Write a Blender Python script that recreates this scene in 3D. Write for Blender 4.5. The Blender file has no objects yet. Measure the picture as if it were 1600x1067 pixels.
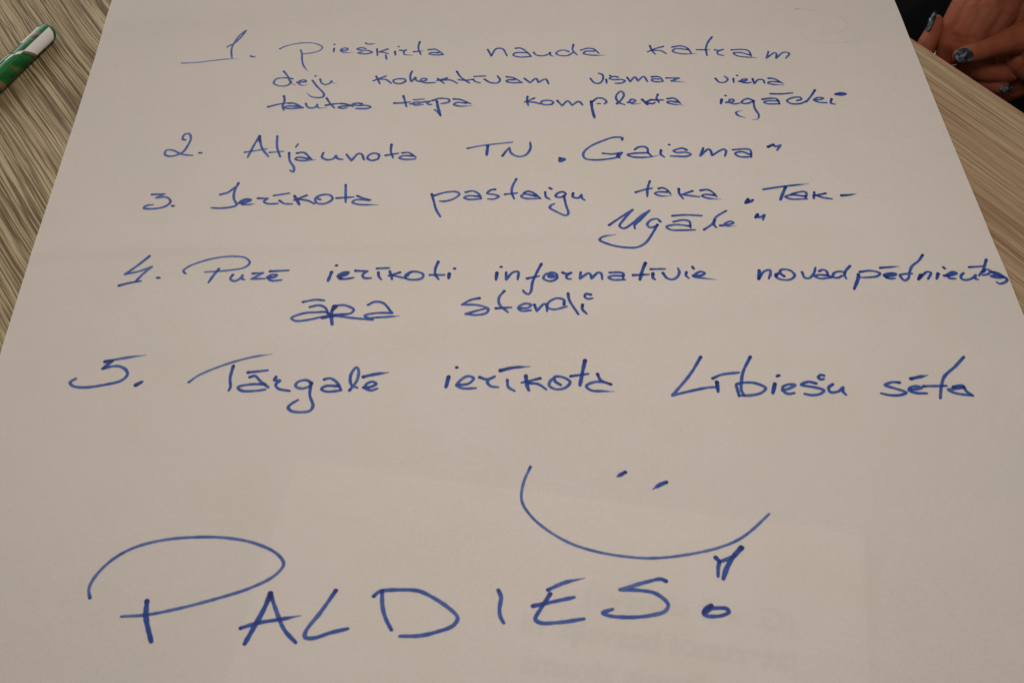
import bpy, bmesh, math, random
import numpy as np
from mathutils import Vector, Matrix, noise

# ------------------------------------------------------------------ camera, world, lamps, exposure
S = bpy.context.scene
COL = S.collection
R = math.radians

CAM_POS = Vector((0.27857, -0.24651, 0.53614))
CAM_PITCH = 49.6128      # degrees below the horizon
CAM_YAW = -1.797         # degrees
cam_data = bpy.data.cameras.new('camera')
cam_data.sensor_width = 36.0
cam_data.lens = 36.0 * 1900 / 1600
cam_data.clip_start = 0.01
cam_data.clip_end = 50
cam_data.dof.use_dof = True
cam_data.dof.focus_distance = 0.82
cam_data.dof.aperture_fstop = 16.0
cam = bpy.data.objects.new('camera', cam_data)
cam.location = CAM_POS
cam.rotation_euler = (R(90 - CAM_PITCH), 0, R(CAM_YAW))
COL.objects.link(cam)
S.camera = cam

world = bpy.data.worlds.new('World')
S.world = world
world.use_nodes = True
world.node_tree.nodes['Background'].inputs[0].default_value = (1.0, 0.93, 0.86, 1)
world.node_tree.nodes['Background'].inputs[1].default_value = 0.13

def area_lamp(name, loc, target, size, power, color):
    ld = bpy.data.lights.new(name, 'AREA')
    ld.shape = 'RECTANGLE'
    ld.size, ld.size_y = size
    ld.energy = power
    ld.color = color
    o = bpy.data.objects.new(name, ld)
    o.location = loc
    o.rotation_euler = (Vector(target) - Vector(loc)).to_track_quat('-Z', 'Y').to_euler()
    COL.objects.link(o)
    return o
area_lamp('added_vignette_lamp', (0.33, 0.20, 0.70), (0.31, 0.235, 0.0), (0.30, 0.26), 2.60, (1.0, 0.935, 0.87))  # added lamp, hung low so its falloff dims the corners like a vignette
area_lamp('window_light', (-0.7, 2.1, 0.95), (0.3, 0.3, 0.0), (1.5, 0.9), 19.5, (0.97, 0.95, 0.94))

S.view_settings.view_transform = 'Standard'
S.view_settings.look = 'None'
S.view_settings.exposure = 0
S.view_settings.gamma = 1
S.cycles.max_bounces = 8
S.cycles.diffuse_bounces = 4
S.cycles.transmission_bounces = 6

# ------------------------------------------------------------------ helpers
def tag(o, label=None, cat=None, group=None, kind=None):
    if label: o['label'] = label
    if cat: o['category'] = cat
    if group: o['group'] = group
    if kind: o['kind'] = kind
    return o

def empty(name, loc=(0, 0, 0), rot=(0, 0, 0)):
    o = bpy.data.objects.new(name, None)
    o.empty_display_size = 0.02
    o.location = loc
    o.rotation_euler = rot
    COL.objects.link(o)
    return o

def mesh_obj(name, verts, faces, mat, parent=None, smooth=True, mats=None):
    me = bpy.data.meshes.new(name)
    me.from_pydata([tuple(v) for v in verts], [], [tuple(f) for f in faces])
    for m in (mats or [mat]):
        me.materials.append(m)
    if smooth:
        me.polygons.foreach_set('use_smooth', [True] * len(me.polygons))
    me.update()
    o = bpy.data.objects.new(name, me)
    COL.objects.link(o)
    if parent is not None:
        o.parent = parent
    return o

def bm_obj(name, bm, mat, parent=None, smooth=True):
    me = bpy.data.meshes.new(name)
    bm.to_mesh(me)
    bm.free()
    me.materials.append(mat)
    if smooth:
        me.polygons.foreach_set('use_smooth', [True] * len(me.polygons))
    o = bpy.data.objects.new(name, me)
    COL.objects.link(o)
    if parent is not None:
        o.parent = parent
    return o

class NT:
    """tiny node-tree helper"""
    def __init__(self, name):
        self.m = bpy.data.materials.new(name)
        self.m.use_nodes = True
        self.t = self.m.node_tree
        self.b = self.t.nodes['Principled BSDF']
        self.out = self.t.nodes['Material Output']
    def n(self, typ, **kw):
        nd = self.t.nodes.new(typ)
        for k, v in kw.items():
            if k.startswith('i_'):
                key = k[2:]
                key = int(key) if key.isdigit() else key.replace('_', ' ')
                nd.inputs[key].default_value = v
            else:
                setattr(nd, k, v)
        return nd
    def l(self, a, b):
        self.t.links.new(a, b)
    def coord(self, scale=(1, 1, 1), rot=(0, 0, 0), kind='Object'):
        c = self.n('ShaderNodeTexCoord')
        mp = self.n('ShaderNodeMapping')
        mp.inputs['Scale'].default_value = scale
        mp.inputs['Rotation'].default_value = rot
        self.l(c.outputs[kind], mp.inputs['Vector'])
        return mp.outputs['Vector']
    def noise(self, vec, scale=1, detail=3, rough=0.5, dist=0.0):
        nd = self.n('ShaderNodeTexNoise')
        nd.inputs['Scale'].default_value = scale
        nd.inputs['Detail'].default_value = detail
        nd.inputs['Roughness'].default_value = rough
        nd.inputs['Distortion'].default_value = dist
        self.l(vec, nd.inputs['Vector'])
        return nd.outputs['Fac']
    def ramp(self, fac, stops, interp='LINEAR'):
        nd = self.n('ShaderNodeValToRGB')
        nd.color_ramp.interpolation = interp
        el = nd.color_ramp.elements
        while len(el) < len(stops):
            el.new(0.5)
        for e, (p, c) in zip(el, stops):
            e.position = p
            e.color = (c, c, c, 1) if not hasattr(c, '__len__') else (*c, 1)
        self.l(fac, nd.inputs['Fac'])
        return nd.outputs['Color']
    def mix(self, fac, a, b, blend='MIX'):
        nd = self.n('ShaderNodeMix', data_type='RGBA', blend_type=blend)
        for s, v in ((nd.inputs[0], fac), (nd.inputs[6], a), (nd.inputs[7], b)):
            if hasattr(v, 'links'):
                self.l(v, s)
            else:
                s.default_value = v if not hasattr(v, '__len__') else (*v, 1)
        return nd.outputs[2]
    def math(self, op, a, b=0.0):
        nd = self.n('ShaderNodeMath', operation=op)
        for s, v in ((nd.inputs[0], a), (nd.inputs[1], b)):
            if hasattr(v, 'links'):
                self.l(v, s)
            else:
                s.default_value = v
        return nd.outputs[0]
    def bump(self, h, strength=0.3, dist=0.001):
        nd = self.n('ShaderNodeBump')
        nd.inputs['Strength'].default_value = strength
        nd.inputs['Distance'].default_value = dist
        self.l(h, nd.inputs['Height'])
        self.l(nd.outputs[0], self.b.inputs['Normal'])
        return nd.outputs[0]
    def base(self, c, rough=0.5, spec=0.5):
        if hasattr(c, 'links'):
            self.l(c, self.b.inputs['Base Color'])
        else:
            self.b.inputs['Base Color'].default_value = (*c, 1)
        if hasattr(rough, 'links'):
            self.l(rough, self.b.inputs['Roughness'])
        else:
            self.b.inputs['Roughness'].default_value = rough
        self.b.inputs['Specular IOR Level'].default_value = spec
        return self

# ------------------------------------------------------------------ materials
def mat_paper():
    m = NT('white_paper')
    v = m.coord()
    blot = m.noise(v, 9, 3, 0.55)
    col = m.ramp(blot, [(0.3, (0.81, 0.732, 0.662)), (0.7, (0.84, 0.764, 0.702))])
    hue = m.noise(v, 30, 4, 0.6)
    col = m.mix(m.ramp(hue, [(0.40, 0.0), (0.60, 0.55)]), col, (0.845, 0.738, 0.682))
    col = m.mix(m.ramp(m.noise(v, 15, 3, 0.55), [(0.50, 0.0), (0.68, 0.5)]), col, (0.785, 0.745, 0.655))
    fib = m.noise(v, 900, 3, 0.6)
    col = m.mix(m.ramp(fib, [(0.30, 0.26), (0.62, 0.0)]), col, (0.60, 0.54, 0.47))
    m.base(col, 0.92, 0.12)
    big = m.noise(v, 26, 4, 0.55, 0.6)
    h = m.math('ADD', m.math('MULTIPLY', fib, 0.05), m.math('MULTIPLY', big, 1.0))
    m.bump(h, 0.14, 0.004)
    tr = m.n('ShaderNodeBsdfTranslucent')
    m.l(col, tr.inputs['Color'])
    mx = m.n('ShaderNodeMixShader')
    mx.inputs[0].default_value = 0.205
    m.l(m.b.outputs[0], mx.inputs[1])
    m.l(tr.outputs[0], mx.inputs[2])
    m.l(mx.outputs[0], m.out.inputs['Surface'])
    return m.m

def mat_ink():
    m = NT('blue_marker_ink')
    a = m.n('ShaderNodeAttribute', attribute_name='ink_load')
    v = m.coord()
    streak = m.noise(v, 330, 3, 0.6)
    d = m.math('ADD', a.outputs['Fac'], m.math('MULTIPLY', m.math('SUBTRACT', streak, 0.5), 0.30))
    col = m.ramp(d, [(0.0, (0.32, 0.33, 0.42)), (0.22, (0.125, 0.170, 0.37)), (0.46, (0.029, 0.078, 0.315)),
                     (0.74, (0.012, 0.030, 0.20)), (1.0, (0.004, 0.008, 0.09))])
    m.base(col, 0.55, 0.25)
    return m.m

def mat_pencil():
    m = NT('pencil_mark')
    v = m.coord()
    a = m.noise(v, 700, 2, 0.5)
    m.base((0.16, 0.12, 0.09), 0.8, 0.1)
    x = m.n('ShaderNodeAttribute', attribute_name='ink_load')
    al = m.math('MULTIPLY', m.ramp(a, [(0.35, 0.10), (0.65, 0.8)]), x.outputs['Fac'])
    m.l(al, m.b.inputs['Alpha'])
    return m.m

def mat_wood():
    m = NT('laminate_wood_grain')
    # object X runs along the grain, Y across it
    base_v = m.coord((1, 1, 1))
    sep = m.n('ShaderNodeSeparateXYZ')
    m.l(base_v, sep.inputs[0])
    warp = m.noise(m.coord((3.2, 5.0, 1)), 1, 2, 0.5)
    warp2 = m.noise(m.coord((22.0, 40.0, 1)), 1, 2, 0.5)
    y = m.math('ADD', sep.outputs['Y'], m.math('MULTIPLY', warp, 0.016))
    y = m.math('ADD', y, m.math('MULTIPLY', warp2, 0.0016))
    def layer(sx, sy, off):
        cb = m.n('ShaderNodeCombineXYZ')
        m.l(m.math('MULTIPLY', sep.outputs['X'], sx), cb.inputs[0])
        m.l(m.math('MULTIPLY', y, sy), cb.inputs[1])
        cb.inputs[2].default_value = off
        return cb.outputs[0]
    n1 = m.noise(layer(9, 560, 0), 1, 2, 0.55)
    n2 = m.noise(layer(12, 1250, 7), 1, 2, 0.5)
    n3 = m.noise(layer(2.5, 90, 3), 1, 3, 0.5)
    n4 = m.noise(layer(60, 1500, 5), 1, 2, 0.6)
    n5 = m.noise(layer(8, 950, 11), 1, 2, 0.5)
    # the laminate is redder and calmer along its far edge
    near = m.n('ShaderNodeMapRange')
    m.l(sep.outputs['Y'], near.inputs['Value'])
    near.inputs['From Min'].default_value = -0.30
    near.inputs['From Max'].default_value = -0.08
    near = near.outputs['Result']
    tone = m.ramp(n3, [(0.30, (0.42, 0.33, 0.195)), (0.5, (0.50, 0.40, 0.24)), (0.72, (0.56, 0.455, 0.285))])
    pink = m.noise(m.coord((4, 26, 1)), 1, 2, 0.5)
    pk = m.math('MULTIPLY', m.ramp(pink, [(0.42, 0.10), (0.62, 0.75)]), m.math('ADD', m.math('MULTIPLY', near, 0.75), 0.18))
    tone = m.mix(pk, tone, (0.39, 0.235, 0.150))
    calm = m.math('SUBTRACT', 1.0, m.math('MULTIPLY', near, 0.38))
    s1 = m.math('MULTIPLY', m.ramp(n1, [(0.545, 0.0), (0.59, 0.75), (0.68, 1.0)]), calm)
    dark = m.mix(near, (0.120, 0.074, 0.032), (0.185, 0.100, 0.052))
    col = m.mix(s1, tone, dark)
    s5 = m.math('MULTIPLY', m.ramp(n5, [(0.54, 0.0), (0.58, 0.9)]), calm)
    col = m.mix(s5, col, dark)
    s2 = m.math('MULTIPLY', m.ramp(n2, [(0.53, 0.0), (0.60, 0.75)]), calm)
    col = m.mix(s2, col, dark)
    s4 = m.ramp(n4, [(0.35, 0.25), (0.6, 0.0)])
    col = m.mix(s4, col, (0.25, 0.18, 0.10))
    m.base(col, 0.66, 0.12)
    h = m.math('SUBTRACT', 1.0, m.math('ADD', m.math('MULTIPLY', s1, 0.6), m.math('MULTIPLY', s2, 0.4)))
    m.bump(h, 0.22, 0.0004)
    return m.m

def mat_simple(name, col, rough=0.5, spec=0.5, var=0.12, scale=40, metal=0.0, bump=0.0, bscale=200, bdist=0.0005):
    m = NT(name)
    v = m.coord()
    n = m.noise(v, scale, 3, 0.55)
    dk = tuple(c * (1 - var) for c in col)
    lt = tuple(min(1, c * (1 + var)) for c in col)
    m.base(m.ramp(n, [(0.3, dk), (0.7, lt)]), rough, spec)
    m.b.inputs['Metallic'].default_value = metal
    if bump:
        m.bump(m.noise(v, bscale, 3, 0.6), bump, bdist)
    return m.m

def mat_skin():
    m = NT('shade_darkened_skin')
    v = m.coord()
    n = m.noise(v, 38, 3, 0.55)
    n2 = m.noise(v, 160, 3, 0.6)
    col = m.ramp(n, [(0.28, (0.24, 0.052, 0.024)), (0.5, (0.32, 0.088, 0.042)), (0.75, (0.34, 0.120, 0.065))])  # skin tone darkened to stand in for the shade below the tabletop
    col = m.mix(m.ramp(n2, [(0.3, 0.25), (0.6, 0.0)]), col, (0.19, 0.055, 0.03))
    m.base(col, 0.62, 0.20)
    m.b.inputs['Subsurface Weight'].default_value = 0.10
    m.b.inputs['Subsurface Radius'].default_value = (0.004, 0.0015, 0.0008)
    m.b.inputs['Subsurface Scale'].default_value = 1.0
    wr = m.noise(m.coord((1, 1, 1)), 620, 4, 0.65)
    m.bump(wr, 0.5, 0.0006)
    return m.m

def mat_nail():
    m = NT('black_glitter_nail_varnish')
    v = m.coord()
    big = m.noise(v, 170, 3, 0.6, 0.8)
    n = m.noise(v, 620, 2, 0.6)
    fac = m.math('ADD', m.math('MULTIPLY', big, 0.72), m.math('MULTIPLY', n, 0.30))
    col = m.ramp(fac, [(0.41, (0.003, 0.005, 0.007)), (0.50, (0.030, 0.042, 0.055)), (0.57, (0.20, 0.22, 0.25)), (0.68, (0.45, 0.46, 0.46))])
    m.base(col, 0.30, 0.5)
    m.b.inputs['Metallic'].default_value = 0.35
    return m.m

def mat_attr(name, rough, coat=0.0):
    m = NT(name)
    a = m.n('ShaderNodeAttribute', attribute_name='print')
    m.base(a.outputs['Color'], rough, 0.3)
    m.b.inputs['Coat Weight'].default_value = coat
    m.b.inputs['Coat Roughness'].default_value = 0.08
    return m.m

M_PAPER, M_INK, M_PENCIL, M_WOOD = mat_paper(), mat_ink(), mat_pencil(), mat_wood()
M_BAND = mat_simple('pinkish_edge_band', (0.40, 0.215, 0.140), 0.45, 0.4, 0.22, 60)
M_SHEET = mat_simple('white_copy_paper', (0.90, 0.89, 0.88), 0.9, 0.1, 0.01, 30)
M_PRINT = mat_simple('black_toner', (0.03, 0.03, 0.03), 0.8, 0.1, 0.1, 60)
M_SKIN, M_NAIL = mat_skin(), mat_nail()
M_CLOTH = mat_simple('black_cloth', (0.003, 0.003, 0.0032), 0.95, 0.05, 0.3, 300, bump=0.4, bscale=900)
M_GOLD = mat_simple('pale_gold', (0.95, 0.80, 0.55), 0.12, 0.8, 0.02, 30, metal=1.0)
M_METAL = mat_simple('grey_painted_steel', (0.25, 0.25, 0.26), 0.4, 0.5, 0.1, 30)
M_FLOOR = mat_simple('dark_floor_vinyl', (0.009, 0.008, 0.007), 0.8, 0.1, 0.3, 8)
M_PEN = mat_attr('printed_glossy_plastic', 0.42, 0.10)

# ------------------------------------------------------------------ floor and table
fl = mesh_obj('floor', [(-4, -4, -0.74), (5, -4, -0.74), (5, 5, -0.74), (-4, 5, -0.74)], [(0, 1, 2, 3)], M_FLOOR, smooth=False)
fl['kind'] = 'structure'

# table frame: local X along the far edge (and the grain), local Y inwards from that edge
ED = Vector((0.54347, -0.83943, 0)).normalized()
EA = math.atan2(ED.y, ED.x)
EDGE_PT = Vector((0.5942, 0.4917, 0))
IN = Vector((ED.y, -ED.x, 0))           # towards the middle of the table (left/back)
table = empty('table', EDGE_PT + Vector((0, 0, -0.74)), (0, 0, EA))
tag(table, 'wood-grain laminate table top with dark streaks under the large sheet', 'table')
TL0, TL1, TW, TT = -0.75, 1.05, 1.05, 0.028
# the table lies on the local -Y side of the edge line
def prism_box(x0, x1, y0, y1, z0, z1, bev=0.0, seg=2):
    bm = bmesh.new()
    vs = [bm.verts.new((x, y, z)) for z in (z0, z1) for (x, y) in ((x0, y0), (x1, y0), (x1, y1), (x0, y1))]
    for f in ((3, 2, 1, 0), (4, 5, 6, 7), (0, 1, 5, 4), (1, 2, 6, 5), (2, 3, 7, 6), (3, 0, 4, 7)):
        bm.faces.new([vs[i] for i in f])
    if bev:
        bmesh.ops.bevel(bm, geom=list(bm.edges), offset=bev, segments=seg, affect='EDGES', profile=0.5)
    return bm
bm_obj('tabletop', prism_box(TL0, TL1, -TW, -0.0012, 0.74 - TT, 0.74, 0.0005), M_WOOD, table, smooth=False)
bm_obj('edge_band', prism_box(TL0, TL1, -0.0010, 0.0014, 0.74 - TT, 0.7397, 0.0006), M_BAND, table, smooth=False)
for lx in (TL0 + 0.08, TL1 - 0.08):
    for ly in (-TW + 0.08, -0.10):
        bm = bmesh.new()
        q = []
        for z, r_ in ((0.0, 0.016), (0.708, 0.024)):
            q.append([bm.verts.new((lx + r_ * math.cos(a), ly + r_ * math.sin(a), z)) for a in [k * math.pi / 8 for k in range(16)]])
        for k in range(16):
            bm.faces.new((q[0][k], q[0][(k + 1) % 16], q[1][(k + 1) % 16], q[1][k]))
        bm.faces.new(q[0][::-1]); bm.faces.new(q[1])
        bm_obj('leg', bm, M_METAL, table)

# ------------------------------------------------------------------ the large sheet of flip-chart paper
PW, PY0, PY1 = 0.594, -0.160, 0.681
SH0 = np.array([0.1758, 0.1284])                       # corner of the smaller sheet lying below
SHA = math.atan2(0.0743 - 0.1284, 0.4639 - 0.1758)
SHW, SHH = 0.297, 0.210
def sstep(t):
    t = np.clip(t, 0, 1)
    return t * t * (3 - 2 * t)
def paper_h(x, y):
    """height of the sheet above the table"""
    h = 0.00075 + 0.00040 * np.sin(x * 9.5 + 1.2 + 3 * y) * np.sin(y * 11 + 0.6) + 0.00022 * np.sin(x * 23 - y * 17) + 0.00022
    # the crease that runs right across, strongest at the left edge
    yc = 0.2885 + 0.020 * x + 0.0015 * np.sin(x * 22)
    k = np.clip(1.15 - 1.5 * x, 0.22, 1.0)
    t = y - yc
    ridge = np.where(t < 0, np.exp(-(t / 0.006) ** 2), np.exp(-(t / 0.020) ** 2))
    h = h + 0.00062 * k * ridge
    # soft diagonal waves left by rolling
    h = h + 0.00060 * np.exp(-((y - 0.215 - 0.10 * (x - 0.2)) / 0.016) ** 2) * sstep((x - 0.02) / 0.18)
    h = h + 0.00045 * np.exp(-((y - 0.50 + 0.05 * x) / 0.022) ** 2) * sstep((x - 0.25) / 0.2)
    # the far end lifts a little, more at the corners
    e = np.clip((y - 0.535 + 0.02 * np.cos(x * 12)) / 0.14, 0, 2)
    h = h + 0.0011 * np.exp(-((y - 0.532 - 0.012 * np.sin(x * 8)) / 0.020) ** 2) * (0.5 + 0.5 * np.cos((x - 0.05) * 9) ** 2)
    h = h + 0.0030 * e ** 2
    # step over the smaller sheet
    dx, dy = x - SH0[0], y - SH0[1]
    u = dx * math.cos(SHA) + dy * math.sin(SHA)
    w = -(-dx * math.sin(SHA) + dy * math.cos(SHA))
    ins = sstep((np.minimum(np.minimum(u, SHW - u), np.minimum(w, SHH - w)) + 0.003) / 0.004)
    return h + 0.00016 * ins

NX, NY = 238, 337
gx = np.linspace(0, PW, NX)
gy = np.linspace(PY0, PY1, NY)
GX, GY = np.meshgrid(gx, gy)
GZ = paper_h(GX, GY)
def grid_z(x, y):
    """height on the meshed sheet (bilinear)"""
    fx = np.clip(x / PW * (NX - 1), 0, NX - 1.001)
    fy = np.clip((y - PY0) / (PY1 - PY0) * (NY - 1), 0, NY - 1.001)
    i = fx.astype(int); j = fy.astype(int)
    a = fx - i; b = fy - j
    return (GZ[j, i] * (1 - a) * (1 - b) + GZ[j, i + 1] * a * (1 - b) + GZ[j + 1, i] * (1 - a) * b + GZ[j + 1, i + 1] * a * b)
sag = 0.0006 * np.sin(GY * 14 + 1.0)                  # the cut edges are not ruler-straight
EX = GX + np.where(GX < PW / 2, sag * (1 - GX / PW * 2), 0.0006 * np.sin(GY * 9) * (GX / PW * 2 - 1))
pv = np.stack([EX, GY, GZ], -1).reshape(-1, 3)
pf = []
for j in range(NY - 1):
    r0 = j * NX
    for i in range(NX - 1):
        pf.append((r0 + i, r0 + i + 1, r0 + NX + i + 1, r0 + NX + i))
paper = mesh_obj('flipchart_sheet', pv, pf, M_PAPER)
tag(paper, 'large white sheet with blue handwritten list and smiling face, lying on table', 'paper sheet')

# the smaller printed sheet below, its print showing faintly through
cs, sn = math.cos(SHA), math.sin(SHA)
small = mesh_obj('printed_sheet', [(0, 0, 0), (SHW, 0, 0), (SHW, -SHH, 0), (0, -SHH, 0),
                                   (0, 0, 0.0001), (SHW, 0, 0.0001), (SHW, -SHH, 0.0001), (0, -SHH, 0.0001)],
                 [(0, 1, 2, 3), (7, 6, 5, 4), (4, 5, 1, 0), (5, 6, 2, 1), (6, 7, 3, 2), (7, 4, 0, 3)], M_SHEET, smooth=False)
small.location = (SH0[0], SH0[1], 0.00012)
small.rotation_euler = (0, 0, SHA)
tag(small, 'small printed sheet showing faintly through the large sheet near its bottom', 'paper sheet')
for (txt, ux, uw, size) in (('(G. x 8 sianava)', 0.2635, 0.060, 0.0165), ('jaterunoi basvaip, ni', 0.2640, 0.080, 0.0165),
                            ('ztams jaunis zinams', 0.2640, 0.100, 0.0165)):
    cu = bpy.data.curves.new('printed_line', 'FONT')
    cu.body = txt
    cu.size = size
    cu.offset = 0.0005
    tmp = bpy.data.objects.new('printed_line', cu)
    COL.objects.link(tmp)
    dg = bpy.context.evaluated_depsgraph_get()
    me = bpy.data.meshes.new_from_object(tmp.evaluated_get(dg))
    bpy.data.objects.remove(tmp)
    me.transform(Matrix.Scale(-1, 4, (1, 0, 0)))
    me.materials.clear(); me.materials.append(M_PRINT)
    o = bpy.data.objects.new('printed_line', me)
    COL.objects.link(o)
    o.parent = small
    o.location = (ux, -uw, 0.00016)

# ------------------------------------------------------------------ ink: strokes -> union outline mesh lying on the sheet
def catmull(pts):
    """pts: list of (x,y); repeated point = corner"""
    runs, cur = [], [pts[0]]
    for a, b in zip(pts, pts[1:]):
        if a == b:
            runs.append(cur); cur = [b]
        else:
            cur.append(b)
    runs.append(cur)
    out = []
    for run in runs:
        P = np.array(run, float)
        if len(P) == 1:
            continue
        if len(P) == 2:
            segs = [(P[0], P[1], None, None)]
        L = []
        n = len(P)
        for i in range(n - 1):
            p1, p2 = P[i], P[i + 1]
            p0 = P[i - 1] if i > 0 else 2 * p1 - p2
            p3 = P[i + 2] if i + 2 < n else 2 * p2 - p1
            d01 = max(np.linalg.norm(p1 - p0), 1e-7) ** 0.5
            d12 = max(np.linalg.norm(p2 - p1), 1e-7) ** 0.5
            d23 = max(np.linalg.norm(p3 - p2), 1e-7) ** 0.5
            m1 = (p2 - p1) + d12 * ((p1 - p0) / d01 - (p2 - p0) / (d01 + d12))
            m2 = (p2 - p1) + d12 * ((p3 - p2) / d23 - (p3 - p1) / (d12 + d23))
            k = max(1, int(math.ceil(np.linalg.norm(p2 - p1) / 0.0006)))
            for s_ in range(k):
                t = s_ / k
                L.append((2 * t**3 - 3 * t**2 + 1) * p1 + (t**3 - 2 * t**2 + t) * m1 + (-2 * t**3 + 3 * t**2) * p2 + (t**3 - t**2) * m2)
        L.append(P[-1])
        out += L if not out else L[1:] if np.allclose(out[-1], L[0]) else L
    return np.array(out)

CELL = 0.00034
def ink_object(name, strokes, width, mat, parent, lift=0.00005, seed=0, dens=None):
    rng = random.Random(seed)
    prep = []
    for fl_, flat in strokes:
        pts = [(flat[i] / 10000.0, flat[i + 1] / 10000.0) for i in range(0, len(flat), 2)]
        C_ = catmull(pts)
        seg = np.linalg.norm(np.diff(C_, axis=0), axis=1)
        s = np.concatenate([[0], np.cumsum(seg)])
        Lt = s[-1]
        r = width * 0.0005 * (0.78 if 't' in fl_ else 1.16 if 'k' in fl_ else 0.94)
        ph = rng.random() * 6
        rad = r * (1 + 0.07 * np.sin(s * 420 + ph) + 0.05 * np.sin(s * 1130 + ph * 2))
        rad *= 1 + 0.10 * np.exp(-s / 0.0012)                      # ink pools where the nib lands
        if 'e' in fl_:
            tl = min(0.009, Lt * 0.45)
            rad *= 0.28 + 0.72 * sstep((Lt - s) / tl)
        else:
            tl = min(0.003, Lt * 0.3)
            rad *= 0.80 + 0.20 * sstep((Lt - s) / tl)
        if 's' in fl_:
            rad *= 0.3 + 0.7 * sstep(s / min(0.008, Lt * 0.45))
        if 'd' in fl_:
            rad = rad * 0 + r * 1.05
        a = 0.33 if 't' in fl_ else 0.52 if 'k' in fl_ else 0.44
        a += rng.uniform(-0.04, 0.04)
        # slower = darker: curvature, start of the stroke
        al = a + 0.32 * np.exp(-s / 0.0016) + 0.05 * np.sin(s * 160 + ph)
        if 'e' in fl_:
            al *= 0.60 + 0.40 * sstep((Lt - s) / tl)
        else:
            al += 0.10 * np.exp(-(Lt - s) / 0.0014)
        prep.append((C_, rad, al))
    allp = np.concatenate([p[0] for p in prep])
    x0, y0 = allp.min(0) - 0.003
    x1, y1 = allp.max(0) + 0.003
    nx, ny = int((x1 - x0) / CELL) + 2, int((y1 - y0) / CELL) + 2
    F = np.full((ny, nx), -1.0)
    K = np.ones((ny, nx))
    for C_, rad, al in prep:
        f = np.full((ny, nx), -1.0)
        A = np.zeros((ny, nx))
        for i in range(len(C_) - 1):
            p, q = C_[i], C_[i + 1]
            rr = max(rad[i], rad[i + 1]) + 3 * CELL
            i0 = max(0, int((min(p[0], q[0]) - rr - x0) / CELL)); i1 = min(nx, int((max(p[0], q[0]) + rr - x0) / CELL) + 2)
            j0 = max(0, int((min(p[1], q[1]) - rr - y0) / CELL)); j1 = min(ny, int((max(p[1], q[1]) + rr - y0) / CELL) + 2)
            X = x0 + np.arange(i0, i1)[None, :] * CELL
            Y = y0 + np.arange(j0, j1)[:, None] * CELL
            d = q - p
            dd = max(d @ d, 1e-14)
            t = np.clip(((X - p[0]) * d[0] + (Y - p[1]) * d[1]) / dd, 0, 1)
            dist = np.hypot(X - p[0] - t * d[0], Y - p[1] - t * d[1])
            v = rad[i] * (1 - t) + rad[i + 1] * t - dist
            sub = f[j0:j1, i0:i1]
            m_ = v > sub
            sub[m_] = v[m_]
            A[j0:j1, i0:i1][m_] = (al[i] * (1 - t) + al[i + 1] * t)[m_]
        F = np.maximum(F, f)
        cov = np.clip(f / (0.35 * width * 0.0005) + 0.55, 0, 1)
        K *= 1 - np.clip(A, 0, 0.95) * cov
    D = np.clip(1 - K, 0, 1)
    IN_ = F > 0
    vid, V, VD = {}, [], []
    def node(i, j):
        k = (i, j, 0)
        if k not in vid:
            vid[k] = len(V); V.append((x0 + i * CELL, y0 + j * CELL)); VD.append(D[j, i])
        return vid[k]
    def cross(i, j, hz):
        k = (i, j, 1 if hz else 2)
        if k not in vid:
            i2, j2 = (i + 1, j) if hz else (i, j + 1)
            a, b = F[j, i], F[j2, i2]
            lo = max(a, -CELL * 2) if a < 0 else a
            hi = max(b, -CELL * 2) if b < 0 else b
            t = lo / (lo - hi)
            t = min(max(t, 0.04), 0.96)
            vid[k] = len(V)
            V.append((x0 + (i + t * (i2 - i)) * CELL, y0 + (j + t * (j2 - j)) * CELL))
            VD.append(D[j, i] if a > 0 else D[j2, i2])
        return vid[k]
    faces = []
    act = IN_[:-1, :-1] | IN_[1:, :-1] | IN_[:-1, 1:] | IN_[1:, 1:]
    for j, i in zip(*np.nonzero(act)):
        c = ((i, j), (i + 1, j), (i + 1, j + 1), (i, j + 1))
        ins = [IN_[b, a] for a, b in c]
        poly = []
        for k in range(4):
            a, b = c[k]
            if ins[k]:
                poly.append(node(a, b))
            if ins[k] != ins[(k + 1) % 4]:
                if k == 0: poly.append(cross(i, j, True))
                elif k == 1: poly.append(cross(i + 1, j, False))
                elif k == 2: poly.append(cross(i, j + 1, True))
                else: poly.append(cross(i, j, False))
        if len(poly) >= 3:
            faces.append(poly)
    Vn = np.array(V)
    z = grid_z(Vn[:, 0], Vn[:, 1]) + lift
    o = mesh_obj(name, np.column_stack([Vn, z]), faces, mat, parent)
    at = o.data.attributes.new('ink_load', 'FLOAT', 'POINT')
    at.data.foreach_set('value', np.array(VD if dens is None else np.array(VD) * 0 + dens, dtype=np.float32))
    return o
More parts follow.
